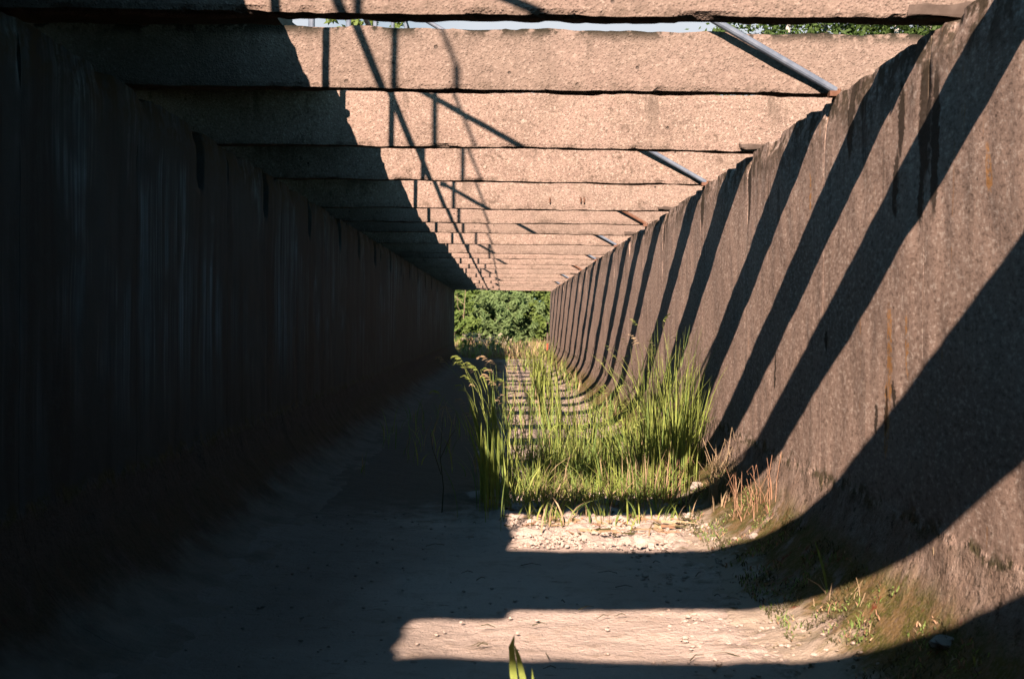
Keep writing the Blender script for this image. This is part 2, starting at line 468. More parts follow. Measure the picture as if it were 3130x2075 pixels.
# ------------------------------------------------------------------ cross beams
ordn = {4: 'concrete cross beam just out of sight overhead, before the topmost visible one',
        5: 'nearest visible concrete cross beam, cut off by the top of the picture',
        6: 'tall rough concrete beam with sky and leaves showing above its broken top',
        7: 'concrete beam carrying the node where pipe shadows meet, below the sky gap beam',
        8: 'third full concrete beam down, with a blue pipe crossing its right end',
        9: 'concrete beam with three small rusty nails, beyond the one crossed by the second blue pipe',
        10: 'thin looking concrete beam with a rusty brown pipe at its right end',
        11: 'concrete beam just beyond the one with the rusty pipe'}
names = ['']*12 + ['eighth', 'ninth', 'tenth', 'eleventh', 'twelfth', 'thirteenth', 'fourteenth', 'fifteenth', 'sixteenth', 'seventeenth', 'eighteenth', 'nineteenth']
for i, y in enumerate(BY):
    T = .92 if i == 3 else .125
    H = .432 if i == 7 else .353
    near = 3 < y < 12
    s = .03 if near else (.05 if y < 20 else .10)
    mb = MB()
    rough_box(mb, XL-.80, XR+.72, 0, T, HT+.003, HT+H, s, .04, s if y < 20 else .07, i*1.37+.5, chip=.022 if near else .016, amp=.005)
    if i in ordn: lab = ordn[i]
    elif i == len(BY)-1: lab = 'farthest concrete beam, framing the top of the bright opening'
    elif i < 4: lab = ['concrete beam farthest behind the viewpoint', 'concrete beam well behind the viewpoint', 'concrete beam just behind the viewpoint', 'broad flat concrete slab beam right above the viewpoint'][i]
    else: lab = 'small distant concrete beam, %s from the near end of the visible row' % names[i]
    b = mb.build('cross_beam', BEAM, loc=(0, y, 0))
    tag(b, lab, 'concrete beam', 'concrete beams across the channel')
    if i == 9:
        for nx_, nz_ in ((.50, 2.93), (.86, 2.94), (.90, 2.935)):
            p = MB(); p.tube([(nx_, -.03, nz_-.03), (nx_, -.034, nz_+.03)], .008, 6); p.tube([(nx_, .02, nz_+.025), (nx_, -.034, nz_+.025)], .008, 6); p.build('bent_nail', RUST, b)
    if i in (5, 7, 9, 11, 14, 17):
        p = MB(); rough_box(p, XR-(.14 if i == 5 else .09), XR+.20, -.035, -.001, HT+.004, HT+(.085 if i == 5 else .06), .02, .03, .02, i*2.2, chip=.03, amp=.012)
        p.build('mortar_pad', PAD, b)

# ------------------------------------------------------------------ walkway slabs over the left part
sl = [(-2.85, -.42, -1.86), (-.36, 3.6, -1.325), (3.66, 8.4, -1.33), (8.46, 13.0, -1.31), (13.06, 18.9, -1.335), (18.96, 25.6, -1.32), (25.66, 33.4, -1.33), (33.46, 41.2, -1.315), (41.26, 47.2, -1.33)]
sll = ['short narrow walkway slab behind the viewpoint, set back to the left', 'walkway slab directly over the viewpoint', 'walkway slab above the two nearest visible beams on the left', 'walkway slab on the left over the pipe shadow node beam',
       'walkway slab on the left before the middle of the channel', 'walkway slab on the left at the middle of the channel', 'walkway slab on the left past the middle of the channel', 'last but one walkway slab towards the bright opening', 'farthest walkway slab, at the upper left corner of the bright opening']
for (a, b_, xe), lab in zip(sl, sll):
    mb = MB(); rough_box(mb, -3.1, xe-.023, a, b_, HT+.435, HT+.57, .12, .06, .07, a, chip=.035, amp=.007)
    tag(mb.build('walkway_slab', SLAB), lab, 'concrete slab', 'walkway slabs along the left side')

mb = MB(); rough_box(mb, XL-.85, XR+.75, -26, -2.9, HT+.437, HT+.60, .2, .3, .08, 3, chip=.02)  # unseen roof added to hold back sky light and deepen the shade
tag(mb.build('sky_blocker_roof', SLAB), 'unseen full width roof added behind the viewpoint to block sky light', 'concrete slab')
mb = MB(); rough_box(mb, XL-.9, XR+.75, -26.5, -26.1, -.2, HT+.43, .2, .2, .2, 5, chip=.02)  # unseen wall added to shut sky light out at the rear
tag(mb.build('sky_blocker_wall', WALLL), 'unseen wall added behind the viewpoint to block sky light', 'concrete wall')
# ------------------------------------------------------------------ railing on the walkway, stay pipes to the right wall
RX, Z1, Z2, ZB = -1.39, 4.42, 5.56, HT+.565
posts = [1.65, 3.22, 4.95, 6.4, 8.05, 9.9, 11.87]
while posts[-1] < 44: posts.append(posts[-1]+1.78)
rail = empty('pipe_railing', (RX, 0, ZB), 'pipe railing on the left walkway whose shadow crosses the beams', 'railing')
proto = None
for y in posts:
    if proto is None:
        mb = MB(); mb.tube([(0, 0, 0), (0, 0, Z2-ZB)], .023, 10); 
        proto = mb.build('post', PIPE, rail, smooth=False); o = proto
        mb = MB(); mb.tube([(0, 0, -.004), (0, 0, .016)], .06, 10); plate = mb.build('base_plate', STEEL, proto)
    else:
        o = proto.copy(); COL.objects.link(o); o.parent = rail
        p = plate.copy(); COL.objects.link(p); p.parent = o
    o.location = (0, y, 0)
mb = MB(); mb.tube([(-.0, posts[0], Z1-ZB)] + [(.0+.006*N(y, 0, 0), y, Z1-ZB+.01*N(0, y, 0)) for y in posts[1:]], .026, 10); mb.build('handrail', PIPE, rail)
mb = MB(); mb.tube([(0, posts[0], Z2-ZB)] + [(0, y, Z2-ZB+.01*N(3, y, 0)) for y in posts[1:]], .015, 8); mb.build('top_rail', PIPE, rail)
stays = [(2.3, 3.44, 0, 'pale stay pipe overhead, before the nearest visible beam'), (6.46, 6.46, 0, 'long pale blue pipe slanting down to the right wall under the sky gap'),
         (10.64, 10.66, 0, 'pale blue pipe slanting to the right wall across the third full beam'), (15.14, 15.16, 1, 'rusty brown pipe slanting to the right wall'),
         (19.24, 19.26, 0, 'small distant pale blue pipe meeting the right wall, beyond the rusty one'), (23.54, 23.56, 0, 'distant stay pipe next after the small pale blue one'), (28.14, 28.16, 1, 'far stay pipe near the middle of the channel'),
         (33.64, 33.66, 0, 'far stay pipe past the middle of the channel'), (38.84, 38.86, 0, 'farthest stay pipe towards the bright opening')]
for (ya, yb, ru, lab) in stays:
    t = empty('stay_pipe', (XR+.015, yb, HT), lab, 'pipe', 'stay pipes between railing and right wall')
    mb = MB(); a = Vector((RX-XR-.015, (-1.14 if yb < 4 else -.17), Z1+.20-HT)); b = Vector((0, 0, .015))
    mb.tube([a, a.lerp(b, .5)+Vector((0, 0, -.015)), b], .021, 12); mb.build('tube', RUST if ru else PIPE, t, smooth=False)
    mb = MB(); mb.tube([(-.01, 0, -.02), (-.01, 0, .010)], .040, 4); mb.tube([(.02, -.012, .008), (.02, -.012, .024)], .008, 6); mb.build('foot_plate', RUST, t)
    mb = MB(); mb.tube([a+Vector((-.02, 0, 0)), a+Vector((.04, 0, -.02))], .030, 10); mb.build('clamp', STEEL, t)

# ------------------------------------------------------------------ grass
def blade(mb, x, y, z, h, w, lean, az, seg=5, curl=1.0, m=0):
    fx, fy = math.cos(az), math.sin(az); px, py = -fy, fx
    # face roughly broadside with a random twist
    tw = random.uniform(0, math.pi); qx, qy = math.cos(tw), math.sin(tw)
    L, Rr = [], []
    n = len(mb.v)
    for i in range(seg+1):
        t = i/seg
        o = lean*h*(t**(1.6+curl*.5))
        zz = z + h*(t - .28*lean*curl*t*t*t)
        ww = w*.5*(1-t**1.8)*(0.55+.9*min(1, t*2.5)) + .0004
        cx, cy = x+fx*o, y+fy*o
        mb.v += [(cx-qx*ww, cy-qy*ww, zz), (cx+qx*ww, cy+qy*ww, zz)]
    for i in range(seg):
        a = n+2*i; mb.f.append((a, a+1, a+3, a+2)); mb.m.append(m)
    return (x+fx*lean*h, y+fy*lean*h, z + h*(1-.28*lean*curl))

def plume(mb, x, y, z, dirx, diry, ln, m=0, k=26, droop=.5):
    """loose seed head: short spikelets along a drooping axis"""
    for i in range(k):
        t = (i+random.random())/k
        px = x+dirx*ln*t*.55; py = y+diry*ln*t*.55; pz = z + ln*(1.0*t - droop*1.1*t*t)
        l = ln*.30*(1-t*.75)*random.uniform(.6, 1.2)
        a = random.uniform(0, 6.28)
        ex, ey, ez = px+dirx*l*.8+math.cos(a)*l*.35, py+diry*l*.8+math.sin(a)*l*.35, pz - l*random.uniform(-.1, .6)
        w = .0022
        mb.quad((px-w, py, pz-w), (px+w, py, pz+w), (ex+w, ey, ez+w), (ex-w, ey, ez-w), m)

def stem(mb, pts, r0, r1, m=0):
    n = len(pts); mb.tube(pts, [r0+(r1-r0)*i/(n-1) for i in range(n)], 4, m, False)

def rnd(a, b): return random.uniform(a, b)
GM = [GREEN, GREEN2, STRAW, TWIG, RSTRAW]
def zfloor(x):
    c = XR-.66
    return 0 if x < c else .66-math.sqrt(max(0, .66**2-(min(x, XR-.02)-c)**2))

mb = MB()
# front fringe of mixed green and straw grass across the silt
for _ in range(1700):
    x0 = rnd(0, 9)
    y = 9.15+abs(random.gauss(0, .8))+.18*N(x0*3, 5, 5); x = rnd(.0, 1.38)
    dens = .55+.45*N(x*3, y*2.5, 1)+.25*N(x*9, y*6, 3)
    if random.random() > dens+.2: continue
    if x < .15 and random.random() < .4: continue
    h = rnd(.10, .50)*(.6+.6*random.random())
    r = random.random(); m = 0 if r < .46 else (1 if r < .64 else (2 if r < .94 else 3))
    if m == 2: h *= .75
    blade(mb, x, y, zfloor(x)-.01, h, rnd(.004, .010), rnd(.05, .95), rnd(0, 6.28), 5, 1, m)
# a few blades standing in front of the dark bar
for _ in range(210):
    x = random.choice([.2, .35, .5, .62, .75, .95, 1.05, 1.2, 1.3])+random.gauss(0, .06); y = 8.75+random.gauss(0, .28)
    blade(mb, x, y, zfloor(x)-.01, rnd(.1, .33), rnd(.006, .012), rnd(.2, .9), rnd(0, 6.28), 5, 1, random.choice([0, 0, 1, 2]))
# thin tall grass over the striped floor in the middle
for _ in range(330):
    y = rnd(10.2, 15.5); x = rnd(.03, 1.0)
    if N(x*2.6, y*1.3, 8) < -.05: continue
    h = rnd(.35, .95)*(.7+.5*random.random())
    m = 0 if random.random() < .7 else 1
    e = blade(mb, x, y, -.01, h, rnd(.005, .012), rnd(.03, .45), rnd(0, 6.28), 6, 1, m)
# knee-high mass behind the fringe
for _ in range(760):
    y = rnd(10.0, 12.6); x = rnd(.1, 1.5)
    if N(x*2.3+4, y*1.5, 2) < -.28+.3*(1-x): continue
    h = rnd(.2, .5)*(.7+.5*random.random())*(.6+.45*x)
    blade(mb, x, y, zfloor(x)-.01, h, rnd(.006, .013), rnd(.05, .6), rnd(0, 6.28), 5, 1, random.choice([0, 0, 0, 1, 1, 2]))
# far grass at the foot of the right wall and scattered on the far silt
for _ in range(1500):
    y = rnd(15, 44); x = rnd(.55, 1.65) if random.random() < .8 else rnd(.0, .6)
    if N(x*1.5, y*.45, 12) < .02: continue
    blade(mb, x, y, zfloor(x)-.01, rnd(.12, .5), rnd(.010, .02), rnd(.05, .6), rnd(0, 6.28), 4, 1, random.choice([0, 0, 1, 2]))
# bright upright wisps in the middle of the channel, half way along
for _ in range(110):
    y = rnd(17, 27); x = .62+random.gauss(0, .13)+(y-17)*.02
    blade(mb, x, y, -.01, rnd(.5, 1.35), rnd(.010, .018), rnd(.02, .25), rnd(0, 6.28), 5, 1, 0)
tag(mb.build('grass', GM), 'loose green and straw coloured grass growing through the silt floor', 'grass', kind='stuff')

mb2 = MB()
for _ in range(420):
    y = rnd(8.0, 9.6); x = rnd(.05, 1.45)
    if N(x*3, y*3, 41) < -.1: continue
    a = rnd(0, 6.28); l = rnd(.05, .2); z = zfloor(x)+.022
    mb2.quad((x, y, z), (x+.005, y, z+.004), (x+math.cos(a)*l, y+math.sin(a)*l, z+rnd(.004, .03)), (x+math.cos(a)*l-.003, y+math.sin(a)*l, z+.002), random.choice([2, 2, 4, 3]))
tag(mb2.build('thatch', GM), 'flattened straw and dead blades lying on the silt before the grass', 'dead grass', kind='stuff')
mb = MB()
for _ in range(7500):
    y = rnd(4.0, 9.6); x = rnd(1.34, 1.76); q = N(x*4, y*2.6, 51)+.4*N(x*11, y*9, 5)
    if q < -.05 or zfloor(x) > .42+.2*q: continue
    m = 3 if N(x*6, y*5, 61) > .1 else random.choice([1, 1, 2, 4, 3, 3, 1])
    z0 = zfloor(x); nx0, nz0 = (XR-.66-x)/.66, (.66-z0)/.66
    blade(mb, x+nx0*.020, y, z0+nz0*.018, rnd(.010, .036)*(2.2 if random.random() < .04 else 1), rnd(.003, .007), rnd(.2, 1.2), rnd(0, 6.28), 3, 1, m)
tag(mb.build('moss', GM), 'low moss and dead wisps on the rounded foot of the right wall', 'moss', kind='stuff')
# shaded grass on the dark side
mb = MB()
for _ in range(260):
    y = rnd(11, 18); x = rnd(-1.5, .02)
    if N(x*1.6, y*.9, 21) < .05: continue
    blade(mb, x, y, -.01, rnd(.1, .5), rnd(.006, .012), rnd(.05, .6), rnd(0, 6.28), 5, 1, random.choice([0, 1, 2]))
tag(mb.build('grass', GM), 'sparse grass in the deep shade under the walkway', 'grass', kind='stuff')

# straw meadow beyond the far end
mb = MB()
for _ in range(9000):
    y = rnd(46.6, 58); x = rnd(-7, 7)
    gz = -.14+ss(47.5, 56, y)*.30
    h = rnd(.25, .62)*(.7+.6*random.random())
    blade(mb, x, y, gz-.02, h, rnd(.02, .045), rnd(.05, .5), rnd(0, 6.28), 3, 1, random.choice([2, 2, 2, 0, 0, 4]))
tag(mb.build('grass', GM), 'pale dry meadow grass in the sun beyond the far opening', 'grass', kind='stuff')

# big green clump against the right wall
def clump(name, label, cx, cy, sx, sy, n, h0, h1, mats, stems=0, bias=(0, 0)):
    t = empty(name, (cx, cy, 0), label, 'grass tuft')
    mb = MB()
    for _ in range(n):
        x = random.gauss(0, sx); y = random.gauss(0, sy)
        if cx+x > XR-.10: continue
        z = zfloor(cx+x)-.01
        fall = math.exp(-(x/sx)**2*.25)
        h = (h0*.6+(h1*1.08-h0*.6)*random.random()**1.5)*(.6+.45*fall)
        az = math.atan2(y*.6+bias[1]+random.gauss(0, .25), x+bias[0]+random.gauss(0, .18))
        blade(mb, x, y, z, h, rnd(.004, .0095), rnd(.03, .5)*random.choice([.5, 1, 1.4]), az, 6, 1, random.choice(mats))
    mb.build('blades', GM, t)
    if stems:
        mb = MB()
        for _ in range(stems):
            x = random.gauss(0, sx*.9); y = random.gauss(0, sy*.9)
            if cx+x > XR-.15: continue
            h = rnd(h1*.75, h1*1.2); dx = random.gauss(bias[0]*.6, .14); dy = random.gauss(0, .1)
            z = zfloor(cx+x)
            stem(mb, [(x, y, z), (x+dx*.2, y+dy*.2, z+h*.5), (x+dx, y+dy, z+h)], .004, .0018, 3)
            d = Vector((dx+random.gauss(0, .1), dy, 0)); d = d.normalized() if d.length > .01 else Vector((1, 0, 0))
            plume(mb, x+dx, y+dy, z+h, d.x, d.y, rnd(.10, .22), random.choice([0, 0, 3, 0, 2]), 11)
        mb.build('seed_stems', GM, t)
    return t
clump('grass_tuft', 'largest bright green grass clump, rising against the striped right wall', 1.46, 10.4, .19, .55, 900, .55, 1.36, [0, 0, 0, 0, 1], 14)
clump('grass_tuft', 'second green clump left of the largest, in the middle of the floor', .98, 11.9, .20, .5, 250, .35, .95, [0, 0, 1], 14)
clump('grass_tuft', 'low yellow green clump at the front edge of the silt floor shadow', .28, 9.9, .15, .25, 300, .25, .66, [0, 0, 2, 1], 0)
clump('grass_tuft', 'low clump of broad blades at the front beside the dry stalks', 1.12, 9.7, .16, .3, 280, .25, .72, [0, 0, 1, 2], 8)
clump('grass_tuft', 'dark leafy clump on the floor behind the front fringe', .62, 10.6, .16, .3, 230, .25, .62, [1, 1, 0], 6)
# tall reed-like tuft at the edge of the shade, leaning left
t = clump('grass_tuft', 'tall reed tuft leaning left at the edge of the deep shade', -.05, 9.35, .10, .40, 50, .45, 1.0, [0, 1, 1, 0], 0, bias=(-.16, 0))
mb = MB()
for _ in range(30):
    x = rnd(-.16, .10); y = rnd(-.4, .4); h = rnd(.72, 1.2); dx = -abs(random.gauss(.16, .16))+.04; dy = random.gauss(-.03, .06)
    stem(mb, [(x, y, 0), (x+dx*.15, y, h*.5), (x+dx*.55, y+dy*.5, h*.85), (x+dx, y+dy, h)], .0030, .0012, 0)
    plume(mb, x+dx, y+dy, h, -.95, .1, rnd(.10, .20), random.choice([0, 0, 2]), 18, .8)
mb.build('seed_stems', GM, t)
mb = MB()
for _ in range(22):
    x = rnd(-.14, .11); y = rnd(-.4, .4); h = rnd(.6, 1.15); l = rnd(-.26, .06); w = rnd(.012, .022)
    pts = [(x+l*q**2, y, h*q) for q in (0, .25, .5, .75, .9, 1)]
    ww = [w*.7, w, w, w*.75, w*.4, .001]
    c, sn = math.cos(rnd(-.9, .9)), math.sin(rnd(-.9, .9))
    mb.grid([[(p[0]-v*c/2, p[1]-v*sn/2, p[2]) for p, v in zip(pts, ww)], [(p[0]+v*c/2, p[1]+v*sn/2, p[2]) for p, v in zip(pts, ww)]], random.choice([0, 0, 1]))
mb.build('broad_blades', GM, t)

# dry stalks on the haunch of the right wall
def dry(label, spots, h0, h1, n, mat=4):
    cx = sum(s[0] for s in spots)/len(spots); cy = sum(s[1] for s in spots)/len(spots)
    t = empty('dry_grass_tuft', (cx, cy, zfloor(cx)), label, 'dry grass', 'dry grass tufts along the right haunch')
    mb = MB(); z0 = zfloor(cx)
    for (sx, sy) in spots:
        for _ in range(n):
            x = sx-cx+random.gauss(0, .045); y = sy-cy+random.gauss(0, .10)
            z = zfloor(cx+x)-z0-.01
            h = rnd(h0, h1); a = rnd(0, 6.28); l = rnd(.05, .5)*h
            p1 = (x+math.cos(a)*l*.25, y+math.sin(a)*l*.25, z+h*.5); p2 = (x+math.cos(a)*l, y+math.sin(a)*l, z+h)
            pts = [(x, y, z), p1, p2]
            if random.random() < .45: pts.append((p2[0]+rnd(-.05, .05), p2[1]+rnd(-.03, .03), p2[2]-rnd(.03, .12)))
            stem(mb, pts, .003, .0013, mat)
            if random.random() < .5:
                blade(mb, x, y, z, h*.7, .009, rnd(.2, .8), rnd(0, 6.28), 5, 1, mat)
    mb.build('stalks', GM, t)
dry('dry reddish stalks standing on the mossy haunch below the wide beam shadow', [ground(1700, 1185), ground(1722, 1190), ground(1752, 1185), ground(1740, 1195), ground(1770, 1195)], .08, .38, 6)
dry('pale straw stalks beside the green grass at the foot of the right wall', [ground(1650, 1150), ground(1665, 1160), ground(1655, 1130), ground(1690, 1160)], .18, .42, 13, 2)
dry('reddish dry tuft behind the straw stalks, against the dark wall shadow', [(1.42, 9.7), (1.45, 9.9), (1.38, 9.55)], .18, .40, 26)
dry('few thin straws sticking out of the silt in front of the dark bar', [ground(1325, 1190), ground(1345, 1195), ground(1565, 1180)], .12, .28, 5, 2)
dry('bent straws low on the near mossy haunch at the right', [ground(1900, 1385), ground(1985, 1395), ground(2130, 1285)], .05, .13, 3, 2)

# blurred blade close to the lens, at the bottom of the picture
t = empty('grass_sprout', (.045, 3.5, 0), 'single out of focus green grass sprout at the bottom edge', 'grass sprout')
mb = MB()
def ribbon(mb, pts, ws, m=0):
    L = [(p[0]-w/2, p[1], p[2]) for p, w in zip(pts, ws)]; Rr = [(p[0]+w/2, p[1]+.004, p[2]) for p, w in zip(pts, ws)]
    mb.grid([L, Rr], m)
ribbon(mb, [(.03, 0, -.02), (.015, 0, .25), (-.008, 0, .42), (-.014, 0, .50), (-.006, 0, .535)], [.014, .020, .022, .018, .002])
ribbon(mb, [(.035, .01, -.02), (.035, .01, .25), (.022, .01, .40), (.006, .01, .47), (-.004, .01, .50)], [.012, .018, .020, .014, .002])
ribbon(mb, [(.03, .02, -.02), (.045, .02, .2), (.055, .02, .37), (.05, .02, .43)], [.01, .014, .012, .001])
mb.build('leaf', GREEN, t)
# sprouts on the near haunch
t = empty('grass_sprout', (1.62, 5.62, zfloor(1.62)), 'lone grey green blade leaning over the near haunch by the broad shadow', 'grass sprout')
mb = MB(); ribbon(mb, [(.0, 0, -.02), (-.02, .0, .10), (-.055, .0, .22), (-.075, .0, .28)], [.012, .013, .010, .001])
mb.build('leaf', GREEN2, t)
mb = MB(); ribbon(mb, [(0, .0, 0), (-.05, 0, .05), (-.11, 0, .085), (-.15, 0, .075)], [.008, .008, .006, .001]); mb.build('side_leaf', STRAW, t)

# thin bare sapling in the shade
t = empty('sapling', ground(1020, 1185)+(0,), 'thin leafless sapling standing in the deep shade left of the lit grass', 'sapling')
mb = MB(); stem(mb, [(0, 0, 0), (.01, 0, .2), (-.02, 0, .45), (.0, 0, .75)], .007, .002, 3)
stem(mb, [(-.01, 0, .3), (-.08, .02, .5), (-.10, .02, .62)], .004, .0015, 3); stem(mb, [(-.02, 0, .42), (.06, .02, .6), (.10, 0, .66)], .004, .0015, 3)
mb.build('stem', GM, t)

# ------------------------------------------------------------------ stones, clods, twigs
def lump(mb, x, y, z, r, seed, flat=.65, nu=9, nv=6):
    rows = []
    for i in range(nv+1):
        th = math.pi*i/nv; row = []
        for j in range(nu+1):
            ph = 2*math.pi*(j % nu)/nu
            d = Vector((math.sin(th)*math.cos(ph), math.sin(th)*math.sin(ph), math.cos(th)))
            k = r*(1+.45*noise.noise(d*1.6+Vector((seed, seed*.7, 0)))+.2*noise.noise(d*4+Vector((seed, 0, 3))))
            row.append((x+d.x*k*1.15, y+d.y*k, z+d.z*k*flat))
        rows.append(row)
    mb.grid(rows)
mb = MB()
for i in range(2600):
    y = rnd(7.5, 9.9); x = rnd(.06, 1.45)
    if N(x*2, y*2, 31) < -.25: continue
    r = rnd(.003, .013)*(2.2 if random.random() < .07 else 1)
    lump(mb, x, y, zfloor(x)+.014+.02*N(x*4, y*4, 9), r, i*.37, .75, 7, 4)
for i in range(380):
    x = rnd(.8, 1.55); y = rnd(4.6, 7.6)
    lump(mb, x, y, zfloor(x)+.012, rnd(.004, .016), i*.51, .6, 6, 4)
for i in range(260):
    x = rnd(-1.6, .9); y = rnd(4.5, 9)
    lump(mb, x, y, .008, rnd(.003, .011), i*.21, .6, 6, 4)
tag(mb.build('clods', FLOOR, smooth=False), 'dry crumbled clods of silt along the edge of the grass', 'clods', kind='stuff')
mb = MB()
for i in range(34):
    x = rnd(-.4, 1.2); y = rnd(4.7, 9.5); a = rnd(0, 6.28); l = rnd(.03, .14)
    z = .022
    p = [(x, y, z), (x+math.cos(a)*l*.5+rnd(-.01, .01), y+math.sin(a)*l*.5, z+.012), (x+math.cos(a)*l, y+math.sin(a)*l, z)]
    stem(mb, p, .0028, .0015)
tag(mb.build('litter', TWIG), 'thin dark twigs and stalk litter on the silt', 'litter', kind='stuff')
st = [(1347, 1217, .045, 'pale rounded stone in the lit silt in front of the grass'), (1390, 1186, .035, 'small pale stone at the edge of the dark bar'), (1612, 1130, .05, 'whitish stone among the grass near the straw stalks'),
      (1197, 1185, .05, 'pale stone on the lit side of the deep shade edge'), (1745, 1245, .03, 'small stone by the foot of the mossy haunch'), (640, 1165, .11, 'flat stone in the deep shade on the left of the floor'), (537, 1172, .05, 'small stone far left in the deep shade')]
for k, (px, py, r, lab) in enumerate(st):
    x, y = ground(px, py); mb = MB(); lump(mb, 0, 0, r*.35, r, k*3.1+1, .7 if r < .1 else .3, 14, 9)
    tag(mb.build('stone', STONE, loc=(x, y, zfloor(x)), smooth=False), lab, 'stone')
mb = MB(); lump(mb, 0, 0, 0, .055, 44, .5, 14, 9)
tag(mb.build('stone', STONE, loc=(1.72, 4.35, zfloor(1.72)+.01)), 'pale chunk lying on the near haunch at the right edge', 'stone')

# ------------------------------------------------------------------ post at the far end
t = empty('marker_post', (1.77, 47.6, -.1), 'dark post with an orange red lower half at the far right end', 'post')
mb = MB(); mb.tube([(0, 0, .75), (0, 0, 1.62)], .05, 10); mb.build('upper_sleeve', BARK, t)
mb = MB(); mb.tube([(0, 0, -.1), (0, 0, .75)], .034, 10); mb.build('lower_sleeve', REDP, t)

# ------------------------------------------------------------------ trees and shrubs
def crown(mb, blobs, n, size, m=0, seed=0, shape=1.6):
    rs = random.Random(seed)
    vol = [b[3]*b[4]*b[5] for b in blobs]; tot = sum(vol)
    for b, v in zip(blobs, vol):
        k = int(n*v/tot)
        # leaves gather in sprays
        sp = max(6, k//26)
        for _ in range(sp):
            while True:
                p = Vector((rs.uniform(-1, 1), rs.uniform(-1, 1), rs.uniform(-1, 1)))
                if .25 < p.length < 1: break
            p = p.normalized()*(p.length**.45)
            c = Vector((b[0]+p.x*b[3], b[1]+p.y*b[4], b[2]+p.z*b[5]))
            if noise.noise(c*.9+Vector((seed, 0, 0))) < -.22: continue
            out = Vector((p.x, p.y, p.z*.4+.25)).normalized(); L = rs.uniform(.25, .6)*(b[3]+b[5])*.30
            for q in range(26):
                t = rs.random()
                o = c+out*L*t+Vector((rs.gauss(0, 1), rs.gauss(0, 1), rs.gauss(0, 1)))*L*.22
                s = size*rs.uniform(.6, 1.3)
                nrm = Vector((-.15+rs.gauss(0, .55), -.75+rs.gauss(0, .55), .5+rs.gauss(0, .5))).normalized()
                u = nrm.orthogonal().normalized(); u.rotate(Matrix.Rotation(rs.uniform(0, 6.28), 3, nrm)); w = nrm.cross(u)
                a, bb = u*s*.5*shape, w*s*.32
                mb.quad(tuple(o-a), tuple(o+bb), tuple(o+a), tuple(o-bb), m)

def trunkmesh(mb, h, r, limbs, seed, lean=.0, spread=.35, base=-.1):
    rs = random.Random(seed)
    pts = [(lean*h*(i/6)**1.5+.06*r*rs.gauss(0, 3), .05*r*rs.gauss(0, 3), base+(h-base)*i/6) for i in range(7)]
    mb.tube(pts, [r*(1-.82*i/6) for i in range(7)], 8)
    for _ in range(limbs):
        t = rs.uniform(.25, .92); i = int(t*6); p = Vector(pts[i]); a = rs.uniform(0, 6.28); l = h*spread*rs.uniform(.5, 1.1)*(1.15-t*.6)
        e = p+Vector((math.cos(a)*l, math.sin(a)*l, l*rs.uniform(.3, .9)))
        mdl = p.lerp(e, .5)+Vector((0, 0, -l*.06))
        mb.tube([p, mdl, e], [r*(.45-.3*t), r*.18, r*.05], 6)

def tree(name, label, cat, loc, h, r, blobs, n, size, leaf, bark, limbs=9, group=None, seed=1, lean=0, shape=1.6, spread=.35):
    t = empty(name, loc, label, cat, group)
    mb = MB(); trunkmesh(mb, h*.9, r, limbs, seed, lean, spread); mb.build('trunk', bark, t, smooth=True)
    mb = MB(); crown(mb, blobs, n, size, 0, seed, shape); mb.build('crown', leaf, t)
    return t
GR = 'shrubs and trees beyond the far end'
tree('willow_shrub', 'grey green willow shrub in the middle of the far opening', 'shrub', (.15, 58.5, .1), 3.4, .08,
     [(0, 0, 1.5, 1.7, 1.3, 1.2), (-.7, .2, 2.2, 1.1, 1, .9), (.8, -.1, 1.3, 1.0, .9, .9), (.2, 0, 2.6, .9, .9, .7)], 11000, .12, LEAF2, BARK, 9, GR, 3, 0, 2.4)
tree('leafy_shrub', 'bright leafy shrub at the left of the far opening', 'shrub', (-2.6, 57.5, .1), 3.0, .07,
     [(0, 0, 1.2, 1.2, 1.1, 1.1), (.5, -.2, .8, .9, .8, .7), (-.7, .2, 1.9, 1.0, 1, .9), (-2, 0, 1.4, 1.3, 1.2, 1.2)], 9000, .15, LEAF1, BARK, 8, GR, 4)
tree('leafy_shrub', 'leafy shrub at the right of the far opening', 'shrub', (2.7, 58.3, .1), 3.3, .07,
     [(0, 0, 1.3, 1.1, 1.1, 1.2), (-.6, -.2, 2.1, .8, .8, .8), (1.6, .2, 1.6, 1.4, 1.2, 1.3)], 8000, .14, LEAF4, BARK, 8, GR, 5)
tree('broadleaf_tree', 'taller green tree behind the willow shrub', 'tree', (-.5, 62.5, .1), 7.0, .14,
     [(0, 0, 3.6, 2.2, 1.8, 1.9), (-1.6, 0, 2.8, 1.5, 1.4, 1.5), (1.4, 0, 4.2, 1.6, 1.5, 1.6), (.4, 0, 5.6, 1.5, 1.4, 1.2), (0, -.6, 2.0, 1.8, 1.0, 1.0)], 15000, .17, LEAF1, BARK, 12, GR, 6)
tree('dark_tree', 'dark tree closing the left edge of the far opening', 'tree', (-5.2, 63.5, .1), 7.5, .16,
     [(0, 0, 3.6, 2.4, 2, 2.4), (1.8, -.4, 2.4, 1.7, 1.5, 1.8), (-1.8, 0, 4.2, 1.8, 1.6, 1.8), (0, 0, 5.9, 1.6, 1.5, 1.4)], 14000, .17, LEAF3, BARK, 12, GR, 7)
tree('dark_tree', 'dark tree closing the right edge of the far opening', 'tree', (4.6, 63.5, .1), 7.5, .16,
     [(0, 0, 3.6, 2.4, 2, 2.4), (-1.8, -.4, 2.4, 1.7, 1.5, 1.8), (1.8, 0, 4.2, 1.8, 1.6, 1.8), (0, 0, 5.9, 1.6, 1.5, 1.4)], 14000, .17, LEAF3, BARK, 12, GR, 8)
